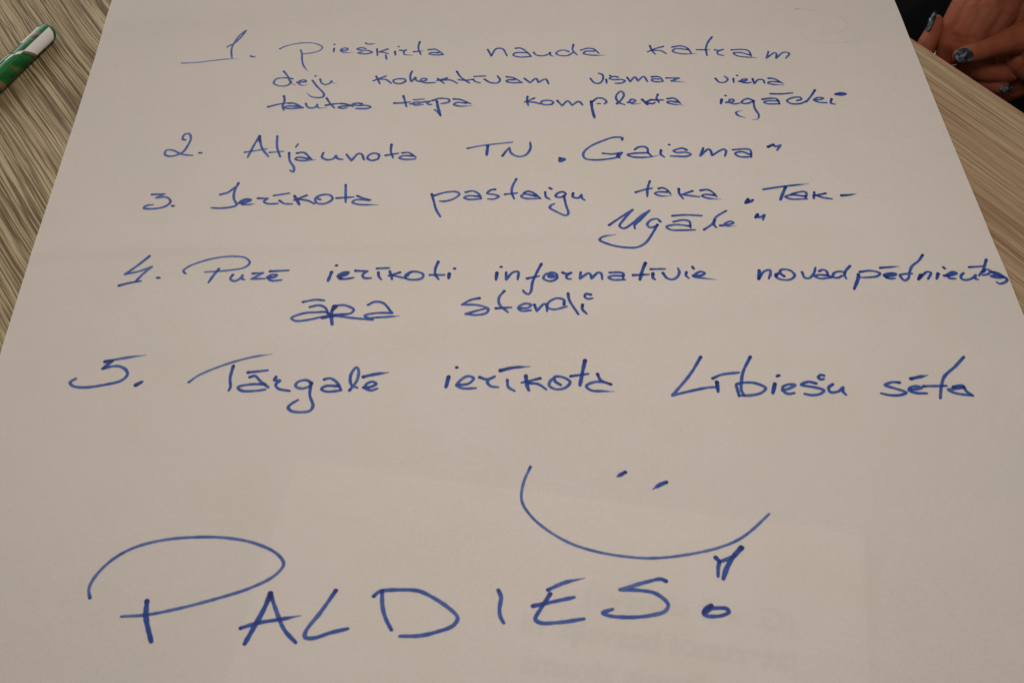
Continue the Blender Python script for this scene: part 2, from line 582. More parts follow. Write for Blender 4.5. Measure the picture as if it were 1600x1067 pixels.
WORDS = [
('numeral_one', 1.5, [
('',[946,4958,995,5004,1038,5083,1061,5153,1061,5153,1023,5098,997,5026,982,4954,984,4889,996,4825]),
('te',[642,4777,746,4780,872,4800,957,4812,1043,4812]),
('d',[1128,4842,1142,4831,1157,4835]),
]),
('word_pieskirta', 1.5, [
('t',[1331,4921,1375,4953,1443,4978,1523,4987,1594,4971,1639,4928,1623,4891,1567,4864,1508,4853]),
('e',[1484,4900,1496,4856,1503,4785,1521,4710,1557,4644]),
('',[1725,4911,1724,4868]),
('d',[1723,4962,1725,4960]),
('e',[1780,4886,1820,4889,1822,4908,1796,4914,1773,4891,1787,4868,1828,4858,1868,4862]),
('',[1953,4904,1923,4915,1892,4901,1913,4888,1971,4880,2002,4860,1973,4843,1927,4843,1900,4853,1931,4867]),
('e',[1951,4970,1968,4957,2026,4962]),
('',[2036,4897,2043,4818]),
('',[2114,4894,2052,4860,2052,4860,2094,4852,2120,4837]),
('',[2102,4823,2110,4773]),
('',[2167,4864,2173,4821]),
('d',[2193,4921,2194,4921]),
('e',[2204,4877,2237,4873,2249,4881,2249,4881,2231,4855,2240,4826,2299,4814]),
('',[2345,4977,2336,4902,2355,4822]),
('e',[2302,4857,2376,4865]),
('',[2410,4878,2458,4883,2502,4839,2518,4817]),
('',[2480,4840,2433,4844,2414,4830,2459,4815,2515,4817]),
]),
('word_nauda', 1.5, [
('',[2840,4869,2864,4792,2864,4792,2903,4877,2946,4875,2977,4789]),
('',[3042,4877,3077,4878,3119,4834,3152,4776]),
('',[3123,4820,3040,4822,3022,4794,3073,4771,3152,4776]),
('',[3171,4825,3187,4792,3238,4780,3283,4803,3292,4817]),
('e',[3289,4818,3294,4780,3321,4771]),
('',[3425,4822,3398,4840,3356,4835,3333,4802,3360,4778,3415,4776,3456,4809]),
('',[3465,4907,3455,4838,3482,4782]),
('',[3513,4836,3567,4857,3608,4845,3642,4792]),
('e',[3609,4819,3550,4821,3531,4795,3582,4774,3689,4768]),
]),
('word_katram', 1.5, [
('',[4019,4869,4030,4803,4047,4768]),
('',[4116,4857,4061,4836,3994,4796]),
('',[4038,4814,4093,4806,4127,4771]),
('',[4178,4847,4239,4859,4285,4835,4309,4771]),
('e',[4290,4814,4200,4826,4176,4798,4228,4768,4349,4762]),
('',[4486,4962,4448,4900,4423,4826,4419,4739]),
('e',[4352,4809,4455,4808]),
('',[4484,4805,4514,4798,4546,4809,4546,4809,4500,4780,4502,4751,4539,4738]),
('',[4605,4801,4685,4805,4725,4791,4740,4723]),
('e',[4728,4739,4664,4768,4615,4764,4636,4732,4782,4703]),
('',[4870,4774,4843,4699,4843,4699,4913,4761,4923,4754,4913,4697,4913,4697,4982,4765,5017,4751,4983,4694]),
]),
('word_deju', 1.6, [
('',[1452,4565,1408,4577,1341,4568,1326,4519,1366,4488,1427,4493,1448,4538]),
('e',[1384,4654,1418,4593,1447,4520,1486,4487]),
('e',[1489,4523,1520,4525,1552,4530,1540,4548,1507,4540,1505,4504,1534,4487,1570,4498]),
('e',[1596,4542,1630,4478,1687,4387,1683,4356,1651,4348,1599,4363,1563,4408]),
('d',[1613,4593,1615,4593]),
('e',[1650,4554,1661,4513,1691,4492,1723,4511,1730,4538,1730,4538,1743,4510,1769,4503]),
]),
('word_kolektivam', 1.6, [
('',[2044,4576,2073,4491]),
('',[2112,4578,2025,4526]),
('',[2067,4545,2114,4537,2153,4495]),
('',[2252,4512,2217,4489,2174,4501,2167,4529,2207,4545,2249,4537,2254,4512]),
('',[2296,4628,2285,4580,2294,4511,2321,4558,2324,4531,2343,4510]),
('',[2343,4510,2394,4519,2400,4538,2368,4541,2358,4516,2394,4494,2462,4495]),
('',[2479,4539,2525,4483]),
('',[2546,4544,2474,4516]),
('',[2504,4521,2572,4519,2618,4481]),
('',[2615,4618,2640,4555,2703,4482]),
('',[2627,4521,2682,4515,2733,4525]),
('',[2738,4556,2819,4559]),
('',[2729,4522,2746,4497,2779,4482]),
('',[2810,4522,2851,4483,2902,4478,2920,4512,2902,4558]),
('',[2967,4545,3014,4532,3063,4487]),
('',[3022,4509,2971,4506,2966,4490,3012,4475,3076,4476]),
('',[3094,4520,3130,4471,3130,4471,3175,4518,3190,4472,3190,4472,3242,4509,3261,4454]),
]),
('word_vismaz', 1.6, [
('',[3559,4504,3585,4454,3619,4448,3648,4496,3647,4545,3621,4563]),
('',[3670,4490,3670,4446]),
('d',[3700,4533,3703,4532]),
('',[3754,4514,3720,4521,3694,4500,3724,4485,3778,4486,3801,4469,3775,4445,3730,4444]),
('',[3821,4507,3837,4459,3837,4459,3876,4511,3892,4466,3892,4466,3938,4514,3959,4456]),
('',[3995,4509,4033,4511,4058,4494,4068,4461]),
('',[4043,4481,3999,4485,3991,4467,4020,4452,4071,4456]),
('e',[4096,4493,4188,4490,4188,4490,4126,4459,4126,4459,4223,4443]),
]),
('word_viena', 1.6, [
('',[4444,4479,4466,4437,4507,4438,4530,4470,4511,4504]),
('',[4571,4475,4567,4431]),
('d',[4602,4509,4605,4509]),
('',[4607,4444,4652,4448,4666,4466,4633,4464,4621,4438,4656,4425,4690,4430]),
('',[4707,4470,4710,4417,4710,4417,4750,4461,4779,4456,4784,4421]),
('',[4820,4473,4855,4469,4887,4441,4912,4414]),
('e',[4893,4429,4827,4435,4808,4420,4844,4404,4927,4393]),
]),
('word_tautas', 1.7, [
('',[1410,4373,1419,4325,1411,4264,1423,4220]),
('',[1312,4258,1374,4282,1436,4296]),
('',[1450,4293,1483,4292,1553,4242]),
('',[1525,4256,1458,4262,1427,4253,1438,4239,1554,4240]),
('e',[1569,4285,1583,4250,1615,4236,1646,4255,1648,4274,1648,4274,1658,4239,1719,4235]),
('',[1709,4342,1738,4280,1769,4235]),
('',[1709,4263,1755,4275,1816,4281]),
('',[1816,4279,1849,4272,1898,4244]),
('',[1873,4254,1829,4251,1796,4239,1819,4227,1854,4232]),
('',[1957,4274,1921,4281,1891,4270,1922,4256,1989,4254,2020,4236,1996,4221,1918,4223]),
]),
('word_terpa', 1.7, [
('',[2242,4352,2256,4285,2266,4233]),
('',[2181,4274,2240,4275,2289,4284]),
('t',[2290,4262,2348,4265,2373,4276,2331,4283,2306,4270,2323,4248,2381,4252]),
('t',[2314,4307,2389,4313]),
('',[2385,4281,2431,4289,2431,4289,2408,4267,2423,4251,2439,4253]),
('',[2446,4295,2497,4317,2560,4302,2560,4276,2506,4258]),
('k',[2476,4285,2485,4213,2502,4128]),
('t',[2461,4194,2482,4167,2502,4128]),
('',[2593,4307,2639,4299,2709,4251]),
('e',[2680,4259,2614,4267,2593,4246,2630,4228,2722,4229]),
]),
('word_komplekta', 1.7, [
('',[3107,4318,3101,4272,3108,4219]),
('',[3153,4297,3084,4257]),
('',[3105,4259,3155,4250,3191,4232]),
('',[3270,4225,3228,4221,3200,4236,3201,4258,3231,4270,3268,4264,3284,4244,3270,4225]),
('',[3311,4265,3341,4207,3341,4207,3384,4258,3411,4210,3411,4210,3460,4250,3484,4210]),
('k',[3546,4247,3547,4159,3556,4071]),
('',[3556,4247,3593,4283,3632,4276,3652,4237,3634,4218]),
('t',[3588,4222,3608,4222]),
('',[3721,4216,3758,4262,3780,4319,3763,4354,3729,4316,3722,4268,3742,4225,3776,4205]),
('e',[3799,4229,3835,4228,3854,4248,3829,4263,3812,4234,3834,4212,3891,4219]),
('k',[3902,4257,3933,4201]),
('',[3965,4255,3915,4225]),
('',[3935,4221,3967,4211,3988,4223]),
('',[4017,4312,4003,4270,4015,4222]),
('',[3978,4252,4048,4249]),
('',[4076,4262,4121,4268,4144,4244,4163,4207]),
('e',[4142,4223,4090,4236,4072,4223,4106,4204,4184,4189]),
]),
('word_iegadei', 1.7, [
('k',[4455,4246,4443,4200]),
('d',[4487,4288,4490,4288]),
('',[4481,4214,4529,4219,4537,4243,4511,4244,4508,4210,4537,4196,4574,4204]),
('',[4676,4227,4643,4251,4604,4235,4589,4207,4620,4198,4675,4222]),
('e',[4673,4222,4671,4142,4687,4075,4673,4033,4636,4026]),
('es',[4589,4046,4543,4073,4533,4102,4550,4115,4580,4123]),
('',[4740,4242,4796,4252,4839,4245,4851,4191]),
('',[4846,4222,4770,4224,4746,4210,4765,4194,4851,4189]),
('',[4805,4301,4877,4298,4963,4307]),
('',[4980,4223,5011,4234,5005,4257,4949,4253,4907,4220,4931,4191,4996,4189,5041,4216]),
('',[5125,4334,5083,4266,5038,4204]),
('',[5097,4225,5141,4227,5166,4244,5131,4251,5098,4225,5121,4202,5181,4192]),
('',[5222,4233,5209,4188,5236,4175]),
('k',[5262,4283,5297,4296,5331,4285,5296,4274,5262,4283]),
]),
('numeral_two', 1.7, [
('',[788,3928,771,3935,776,3984,804,3992,824,3946,813,3866,787,3800,743,3771,704,3766,674,3785,679,3828,719,3826,789,3782,859,3768]),
('d',[901,3793,915,3792]),
]),
('word_atjaunota', 1.75, [
('',[1285,3950,1258,3864,1227,3738]),
('k',[1285,3950,1291,3894]),
('',[1286,3937,1314,3826,1364,3742]),
('t',[1203,3789,1272,3803,1346,3819]),
('',[1404,3946,1413,3835,1442,3737]),
('t',[1368,3782,1460,3791]),
('',[1498,3774,1508,3699,1542,3627,1542,3586,1518,3602]),
('t',[1550,3861,1537,3829]),
('',[1550,3770,1593,3775,1655,3701]),
('e',[1630,3713,1557,3728,1545,3710,1584,3695,1682,3700]),
('',[1725,3767,1720,3723,1758,3697,1797,3708,1811,3738,1811,3738,1825,3707,1857,3698]),
('',[1881,3746,1916,3685,1916,3685,1960,3753,1980,3747,1999,3690]),
('',[2090,3695,2055,3681,2022,3701,2028,3733,2063,3754,2096,3737,2094,3699]),
('',[2176,3838,2174,3771,2190,3704]),
('',[2140,3729,2223,3747]),
('',[2251,3750,2291,3752,2340,3705]),
('',[2319,3718,2252,3720,2232,3699,2277,3683,2340,3687]),
]),
('word_tn', 1.75, [
('t',[2684,3781,2784,3806,2986,3833]),
('k',[2820,3801,2811,3708]),
('',[2916,3697,2943,3747,2964,3776,2964,3776,2975,3721,3021,3686,3070,3700,3104,3766,3105,3829]),
('k',[3295,3661,3326,3650,3293,3630,3294,3651]),
]),
('word_gaisma', 1.75, [
('',[3723,3834,3727,3854,3675,3863,3594,3829,3499,3768,3453,3702,3462,3653,3528,3637,3611,3644,3670,3658,3691,3675,3712,3705]),
('',[3583,3702,3647,3693,3713,3708]),
('',[3685,3689,3677,3670,3692,3654]),
('',[3799,3734,3827,3758,3866,3761,3886,3741,3884,3705,3904,3668]),
('e',[3882,3700,3788,3696,3746,3683,3779,3661,3887,3657,3954,3674]),
('',[3974,3724,3967,3685,3989,3654]),
('d',[4034,3779,4036,3778]),
('',[4144,3723,4121,3741,4057,3716,4071,3700,4141,3699,4168,3679,4136,3659,4073,3661,4031,3664]),
('',[4259,3739,4229,3663,4229,3663,4293,3728,4304,3714,4307,3665,4307,3665,4395,3725,4407,3710,4392,3655]),
('',[4455,3718,4541,3724,4569,3715,4568,3647]),
('',[4564,3665,4511,3697,4464,3681,4485,3650,4567,3643]),
('k',[4696,3742,4735,3766]),
('',[4735,3763,4744,3744,4783,3759,4783,3759,4750,3707]),
]),
('numeral_three', 1.75, [
('',[651,3397,729,3399,729,3399,684,3366,684,3366,749,3368,780,3327,754,3284,689,3264,619,3271,631,3293,672,3301]),
('d',[796,3287,806,3285]),
]),
('word_ierikota', 1.75, [
('',[1195,3488,1178,3411,1182,3343,1205,3281,1168,3263,1101,3256,1049,3261]),
('',[1089,3383,1137,3401,1177,3451]),
('k',[1221,3300,1270,3310,1290,3326,1260,3333,1228,3313,1242,3291]),
('e',[1242,3287,1281,3284,1322,3291]),
('',[1336,3341,1398,3336,1398,3336,1377,3309,1402,3289,1468,3287]),
('',[1437,3363,1532,3382]),
('',[1476,3315,1510,3286,1560,3281]),
('k',[1569,3355,1606,3275]),
('',[1646,3358,1568,3316]),
('',[1594,3326,1661,3307,1702,3278]),
('',[1737,3316,1709,3334,1742,3359,1796,3356,1815,3319,1771,3278,1720,3283,1704,3323,1731,3350]),
('',[1892,3449,1897,3358,1901,3285]),
('',[1839,3326,1950,3332]),
('',[1973,3342,2008,3321,2059,3300]),
('e',[2048,3299,1963,3305,1945,3283,1981,3263,2111,3254]),
]),
('word_pastaigu', 1.8, [
('',[2451,3341,2465,3273,2481,3194,2508,3128]),
('',[2468,3327,2530,3352,2607,3358,2629,3335,2599,3297,2545,3272,2503,3272]),
('',[2670,3351,2715,3361,2754,3331,2768,3286]),
('',[2749,3309,2684,3316,2659,3300,2691,3282,2768,3286]),
('',[2859,3371,2832,3366,2808,3335,2854,3322,2881,3305,2853,3281,2811,3281]),
('',[3000,3466,2972,3393,2966,3336,2980,3277]),
('',[2922,3322,3001,3332]),
('',[3044,3333,3071,3346,3102,3332,3150,3276]),
('',[3120,3299,3047,3320,3025,3300,3053,3280,3146,3276]),
('',[3181,3335,3185,3289,3207,3268]),
('d',[3211,3374,3224,3364]),
('',[3314,3314,3296,3335,3260,3321,3247,3293,3277,3283,3309,3302]),
('',[3300,3297,3308,3213,3318,3130,3302,3114,3239,3154,3204,3188,3212,3210,3235,3224]),
('',[3361,3321,3358,3284,3392,3275,3414,3305,3414,3305,3415,3271,3430,3254]),
]),
('word_taka', 1.8, [
('',[3867,3422,3845,3351,3836,3277]),
('',[3765,3319,3816,3339,3874,3355]),
('',[3917,3351,3943,3357,3969,3338,3989,3297]),
('e',[3966,3316,3907,3318,3888,3305,3922,3281,3996,3281]),
('',[4047,3345,4045,3300,4064,3252]),
('',[4132,3322,4059,3290,4059,3290,4171,3267]),
('',[4187,3327,4233,3332,4266,3302,4282,3265]),
('e',[4266,3279,4208,3288,4189,3275,4222,3253,4310,3240]),
]),
('word_tak', 1.8, [
('k',[4462,3207,4481,3239]),
('k',[4480,3236,4489,3212,4510,3229]),
('',[4459,3201,4485,3207]),
('e',[4594,3326,4733,3351,4899,3371]),
('k',[4741,3342,4715,3288,4687,3224]),
('',[4766,3273,4803,3289,4848,3297,4865,3288,4852,3234]),
('',[4852,3252,4768,3268,4723,3251,4755,3230,4860,3227]),
('',[4918,3290,4903,3228]),
('',[4987,3275,4902,3253]),
('',[4922,3259,4967,3235,5020,3222]),
('ke',[5087,3252,5132,3255,5184,3264]),
]),
('word_ugale', 1.8, [
('',[3569,3020,3635,3078,3730,3157,3730,3157,3664,3066,3633,3008,3657,2988,3706,3021,3774,3095,3836,3146,3836,3146,3770,3063,3727,3010,3728,2983]),
('',[3894,3043,3877,3068,3839,3061,3808,3018,3824,2991,3863,3006,3873,3016]),
('e',[3873,3016,3834,2942,3780,2859,3724,2824,3650,2825,3563,2850,3499,2894,3520,2918,3604,2936]),
('',[3977,3040,4036,3054,4076,3042,4078,2983]),
('',[4074,2999,3985,3013,3926,2995,3950,2969,4032,2963,4104,2964]),
('',[3976,3094,4056,3100,4162,3091]),
('',[4160,2964,4220,3016,4251,3075,4325,3133]),
('',[4240,3048,4228,3005,4240,2981]),
('e',[4267,2998,4309,3000,4354,3021,4337,3034,4295,3008,4308,2992,4369,2993]),
('k',[4502,3065,4519,3096]),
('',[4519,3093,4523,3064,4561,3087,4561,3087,4543,3040]),
]),
('numeral_four', 1.85, [
('',[724,2842,663,2764,601,2694,601,2694,686,2718,751,2751,751,2751,705,2687,672,2629]),
('',[580,2600,637,2620,705,2634]),
('d',[800,2659,812,2658]),
]),
('word_puze', 1.85, [
('t',[965,2689,949,2710,972,2744,1040,2783,1138,2816,1240,2825,1315,2810,1345,2768,1317,2729,1224,2708,1138,2701,1080,2698]),
('',[1163,2723,1135,2664,1114,2610]),
('',[1254,2670,1242,2636,1271,2617,1305,2642,1313,2665,1313,2665,1313,2633,1328,2628]),
('',[1373,2676,1435,2680,1435,2680,1371,2631,1371,2631,1450,2631]),
('',[1467,2643,1507,2642,1521,2659,1484,2660,1468,2638,1495,2613,1553,2616]),
('',[1477,2691,1589,2695]),
]),
('word_ierikoti', 1.85, [
('k',[1851,2671,1834,2599]),
('d',[1875,2726,1880,2726]),
('k',[1896,2635,1939,2646,1953,2665,1924,2664,1893,2637,1912,2610]),
('',[1905,2615,1941,2611,1988,2620]),
('',[1996,2677,2069,2670,2069,2670,2041,2642,2050,2615,2093,2612]),
('',[2126,2691,2199,2693]),
('',[2135,2658,2140,2622,2155,2599]),
('',[2204,2665,2220,2597]),
('',[2266,2653,2198,2628]),
('',[2223,2630,2267,2615,2304,2602]),
('',[2331,2651,2303,2632,2304,2602,2355,2589,2401,2601,2406,2634,2368,2655,2324,2652,2314,2622]),
('',[2498,2735,2481,2677,2481,2627,2501,2588]),
('',[2447,2626,2536,2623]),
('k',[2565,2632,2562,2594]),
('d',[2595,2674,2600,2674]),
]),
('word_informativie', 1.85, [
('k',[2854,2630,2847,2573]),
('d',[2879,2680,2883,2679]),
('',[2910,2633,2909,2573,2909,2573,2951,2632,2983,2636,2978,2573]),
('',[3127,2697,3096,2627,3067,2548,3053,2470,3038,2449,3014,2467,3007,2483]),
('',[3036,2579,3109,2597]),
('',[3197,2594,3175,2605,3164,2590,3181,2583,3200,2589,3183,2613,3150,2611,3134,2576,3173,2553,3214,2574,3212,2614,3184,2625,3161,2613]),
('',[3253,2622,3274,2610,3304,2619,3304,2619,3272,2587,3282,2569,3300,2568]),
('',[3362,2621,3355,2569,3355,2569,3409,2613,3419,2605,3424,2567,3424,2567,3468,2616,3485,2610,3489,2560]),
('',[3538,2614,3591,2615,3619,2605,3615,2561]),
('',[3612,2584,3553,2587,3529,2574,3551,2555,3626,2553]),
('k',[3763,2688,3738,2625,3716,2550]),
('',[3679,2589,3775,2592]),
('',[3791,2636,3877,2636]),
('k',[3800,2599,3796,2563,3806,2551]),
('',[3861,2601,3882,2557,3916,2546,3948,2571,3962,2610,3957,2639]),
('',[4005,2605,3998,2577,4013,2553]),
('d',[4047,2648,4052,2632]),
('e',[4042,2572,4095,2576,4115,2593,4093,2606,4062,2591,4047,2567,4103,2550,4177,2535]),
]),
('word_novadpetniecibas', 1.85, [
('k',[4448,2603,4433,2531]),
('',[4433,2531,4476,2594,4513,2605,4513,2577,4494,2531]),
('',[4591,2549,4576,2567,4572,2591,4589,2607,4635,2597,4656,2556,4627,2521,4574,2519,4540,2544,4544,2568,4561,2577]),
('k',[4542,2552,4557,2572]),
('',[4705,2579,4713,2531,4738,2526,4776,2569,4794,2616]),
('',[4811,2584,4834,2595,4855,2582,4857,2550,4873,2530]),
('',[4853,2544,4802,2552,4776,2541,4802,2521,4873,2526]),
('',[4940,2539,4913,2523,4885,2529,4898,2565,4941,2576,4962,2563]),
('',[5007,2622,4968,2575,4957,2539,4961,2513]),
('k',[5042,2548,5034,2517,4990,2427]),
('',[5057,2568,5123,2575,5174,2552,5154,2529,5099,2519,5053,2520]),
('k',[5195,2531,5248,2531,5267,2541,5234,2548,5198,2535,5209,2513]),
('',[5203,2515,5224,2505,5257,2506]),
('e',[5187,2598,5307,2607]),
('',[5473,2701,5437,2653,5384,2606,5357,2558,5335,2503,5308,2486,5293,2512,5292,2532,5320,2540,5368,2542]),
('k',[5417,2528,5394,2493]),
('',[5394,2493,5465,2555,5483,2546,5453,2495]),
('k',[5525,2537,5505,2494]),
('d',[5571,2590,5577,2580]),
('k',[5558,2518,5610,2525,5635,2538,5616,2547,5578,2527]),
('',[5574,2524,5585,2497,5619,2493]),
('',[5680,2536,5660,2517,5656,2489,5685,2480,5725,2495,5750,2520,5750,2520,5738,2490,5753,2482]),
('',[5729,2586,5810,2591]),
('',[5852,2648,5828,2600,5802,2553,5768,2513]),
('',[5803,2544,5826,2564,5849,2551,5826,2524,5792,2517]),
('k',[5860,2539,5892,2526,5915,2497]),
('',[5903,2495,5865,2514,5839,2507,5871,2494,5914,2493]),
('',[5917,2501,5930,2480,5919,2461,5874,2445,5860,2459]),
]),
('word_ara', 1.85, [
('',[1697,2432,1772,2447,1823,2439]),
('',[1741,2390,1797,2401,1834,2378,1851,2335]),
('',[1859,2325,1843,2344,1787,2346,1703,2339,1639,2304,1665,2282,1735,2286,1818,2307,1880,2317]),
('k',[1883,2391,1872,2334,1882,2244]),
('',[1890,2395,1946,2396,2002,2358,1985,2330,1915,2323,1894,2324]),
('k',[1897,2386,1879,2362]),
('',[1822,2298,1895,2310,1995,2292,2119,2272]),
('',[1880,2320,1922,2323,1968,2322]),
('',[2085,2394,2123,2417,2173,2406,2229,2323,2229,2323,2141,2326,2071,2309,2086,2290,2142,2290]),
('e',[2142,2290,2206,2293,2276,2298]),
]),
('word_stendi', 1.85, [
('',[2745,2426,2693,2413,2642,2377,2642,2377,2736,2369,2796,2338,2784,2305,2728,2290,2663,2300,2663,2300,2721,2322,2789,2343]),
('',[2895,2480,2862,2428,2864,2370,2912,2306]),
('',[2842,2340,2934,2345]),
('',[2977,2337,3034,2340,3049,2364,3014,2373,2973,2342,2990,2316,3047,2318]),
('',[3070,2363,3082,2310,3082,2310,3127,2366,3141,2361,3142,2308]),
('',[3245,2360,3247,2396,3208,2412,3156,2380,3144,2342,3182,2321,3261,2343]),
('',[3275,2449,3279,2395,3325,2279]),
('',[3355,2354,3352,2316,3375,2282]),
('',[3410,2435,3382,2442,3373,2416,3390,2401,3419,2405]),
]),
('numeral_five', 1.95, [
('e',[607,2010,748,2037,832,2049]),
('k',[644,2009,605,1959]),
('k',[607,2008,647,2013]),
('',[603,1957,678,1973,730,1949,750,1909,724,1867,635,1839,524,1823,458,1836,438,1863,465,1888]),
('k',[810,1831,840,1853]),
]),
('word_targale', 1.9, [
('te',[1104,1842,1151,1888,1265,1950,1382,1995,1462,2016,1556,2031]),
('',[1341,1951,1333,1862,1342,1801,1336,1776]),
('',[1430,1901,1540,1913]),
('',[1443,1867,1470,1875,1507,1835,1555,1790]),
('',[1533,1814,1442,1814,1384,1796,1407,1772,1474,1767,1540,1776]),
('',[1591,1864,1584,1841,1615,1836,1594,1811,1610,1780,1675,1761]),
('',[1795,1813,1763,1835,1717,1824,1706,1794,1741,1776,1780,1788,1796,1804]),
('',[1792,1809,1791,1728,1814,1651,1800,1619,1748,1610,1694,1622,1678,1647,1696,1672,1729,1696]),
('',[1864,1837,1897,1844,1933,1817,1963,1761]),
('',[1945,1787,1874,1789,1852,1768,1883,1750,1963,1756]),
('',[2010,1755,2047,1822,2053,1900,2040,1918,2014,1875,2010,1823,2022,1789,2053,1772]),
('',[2088,1772,2130,1777,2157,1797,2135,1813,2102,1796,2098,1769,2131,1751,2164,1763]),
('ke',[2083,1849,2139,1864,2227,1877]),
]),
('word_ierikota', 1.9, [
('k',[2563,1836,2548,1762]),
('d',[2607,1902,2611,1902]),
('',[2609,1775,2676,1785,2704,1823,2670,1837,2629,1808,2609,1772,2642,1752,2716,1751]),
('',[2738,1828,2778,1812,2822,1831,2822,1831,2781,1799,2797,1764,2841,1754]),
('ke',[2857,1873,2922,1891,3025,1898]),
('',[2893,1804,2898,1753,2931,1726]),
('k',[2999,1831,3000,1775,3011,1728]),
('',[3079,1811,2973,1783]),
('',[3013,1779,3067,1769,3109,1731]),
('',[3191,1761,3162,1787,3161,1818,3205,1816,3246,1780,3213,1738,3159,1732,3127,1758,3136,1792,3164,1817]),
('k',[3340,1932,3323,1860,3299,1753]),
('',[3252,1821,3352,1835]),
('',[3404,1832,3419,1788,3474,1756]),
('e',[3474,1756,3425,1775,3371,1772,3334,1747,3360,1717,3427,1709,3490,1704]),
]),
('word_libiesu', 1.95, [
('',[4003,1936,3929,1815,3810,1666,3810,1666,3907,1691,4011,1713,4065,1716]),
('k',[4070,1750,4067,1682]),
('',[4050,1778,4104,1803,4205,1815]),
('',[4286,1927,4230,1823,4209,1754,4199,1686,4210,1648]),
('',[4180,1649,4177,1695,4178,1730,4217,1741,4284,1735,4336,1699,4307,1666,4250,1651,4183,1651]),
('k',[4393,1727,4370,1662]),
('d',[4415,1781,4427,1786]),
('',[4427,1679,4473,1693,4504,1715,4471,1720,4434,1703,4431,1675,4453,1654,4490,1658]),
('',[4624,1722,4582,1734,4538,1714,4608,1695,4658,1672,4633,1647,4584,1640,4547,1650]),
('',[4679,1776,4663,1782,4645,1762,4656,1749,4673,1753]),
('',[4717,1713,4688,1688,4692,1658,4737,1661,4770,1690,4770,1690,4763,1660,4775,1636]),
]),
('word_seta', 1.95, [
('',[5093,1713,5051,1716,5008,1697,5052,1675,5114,1642,5083,1626,5024,1625,4973,1640]),
('',[5141,1660,5179,1663,5208,1673,5184,1684,5144,1675,5133,1655,5167,1637,5228,1633]),
('ke',[5165,1738,5211,1749,5266,1761]),
('',[5505,1887,5437,1819,5359,1751,5326,1690,5294,1596]),
('',[5224,1683,5352,1682]),
('',[5387,1674,5443,1681,5452,1642,5480,1609]),
('',[5443,1669,5399,1659,5354,1655,5386,1630,5480,1609]),
]),
('smiling_face', 2, [
('t',[2999,1213,2959,1114,2945,1003,2984,914,3063,825,3186,736,3328,680,3471,649,3587,638,3724,647,3911,682,4027,726,4109,781,4219,880]),
('ke',[3500,1162,3481,1151,3451,1133]),
('ke',[3710,1091,3682,1080,3634,1050]),
]),
('word_paldies', 2.2, [
('t',[811,501,797,551,814,617,879,708,973,774,1102,814,1259,829,1435,821,1583,786,1702,721,1742,660,1699,594,1594,534,1418,474,1242,427,1101,400,983,395]),
('k',[1093,474,1103,387,1148,259]),
('k',[1692,498,1672,425,1595,234]),
('',[1699,481,1724,416,1777,302,1837,234]),
('e',[1567,317,1651,342,1751,357,1851,375]),
('',[2011,505,1946,392,1881,291,1880,260,1920,254,1997,279,2082,299]),
('',[2239,497,2244,415,2261,350,2292,286]),
('',[2199,470,2226,494,2322,501,2418,492,2485,457,2573,389,2610,340,2588,300,2516,271,2430,252,2333,252]),
('',[2811,484,2823,446,2814,381,2817,341,2832,307]),
('e',[3056,478,3139,515,3241,537]),
('',[3065,455,3014,375,2986,320,3010,301,3105,300,3222,315]),
('',[2978,392,3067,410,3182,433]),
('',[3641,507,3616,519,3548,506,3410,467,3410,467,3513,459,3585,439,3637,380,3619,344,3543,322,3440,316,3339,329,3315,343,3364,362]),
('',[3906,631,3919,608,3910,572,3903,525]),
('',[3925,608,3959,619,4002,640]),
('k',[4043,683,3992,629,3951,567,3927,511]),
('k',[3846,366,3821,350,3807,331]),
('',[3838,358,3808,337,3806,320,3820,311,3843,308,3890,311,3928,329,3919,347,3884,352,3845,348,3823,332]),
]),
('pencil_scribble', 0.8, [
('te',[5143,5276,5168,5288,5268,5274,5346,5253,5460,5192,5515,5110,5509,5062,5455,5008,5368,4977,5294,4989,5242,5014]),
('tes',[5123,4939,5219,4897,5286,4878,5402,4868,5498,4877,5575,4901,5636,4945]),
]),
]

PART = {
 'numeral_one': ('handwritten_numeral', 'blue numeral 1. with a long underline at the left'),
 'numeral_two': ('handwritten_numeral', 'blue curly numeral 2.'),
 'numeral_three': ('handwritten_numeral', 'blue flat-topped numeral 3.'),
 'numeral_four': ('handwritten_numeral', 'blue underlined numeral 4.'),
 'numeral_five': ('handwritten_numeral', 'blue numeral 5. with a heavy dot'),
 'smiling_face': ('smiling_face', 'thin blue smile with two short slanted eyes'),
 'pencil_scribble': ('pencil_scribble', 'faint grey curl near the far right corner'),
 'word_paldies': ('handwritten_word', 'large blue capitals PALDIES with exclamation mark'),
}
TEXTS = dict(pieskirta='Pieškirta', nauda='nauda', katram='katram', deju='deju', kolektivam='kolektīvam', vismaz='vismaz', viena='viena',
             tautas='tautas', terpa='tērpa', komplekta='komplekta', iegadei='iegādei', atjaunota='Atjaunota', tn='TN and a low opening quote',
             gaisma='Gaisma and a closing quote', ierikota='Ierīkota', pastaigu='pastaigu', taka='taka', tak='Tak with a dash',
             ugale='Ugāle and a closing quote', puze='Puzē', ierikoti='ierīkoti', informativie='informatīvie',
             novadpetniecibas='novadpētniecības running to the right edge', ara='āra, struck through', stendi='stendi',
             targale='Tārgalē', libiesu='Lībiešu', seta='sēta')
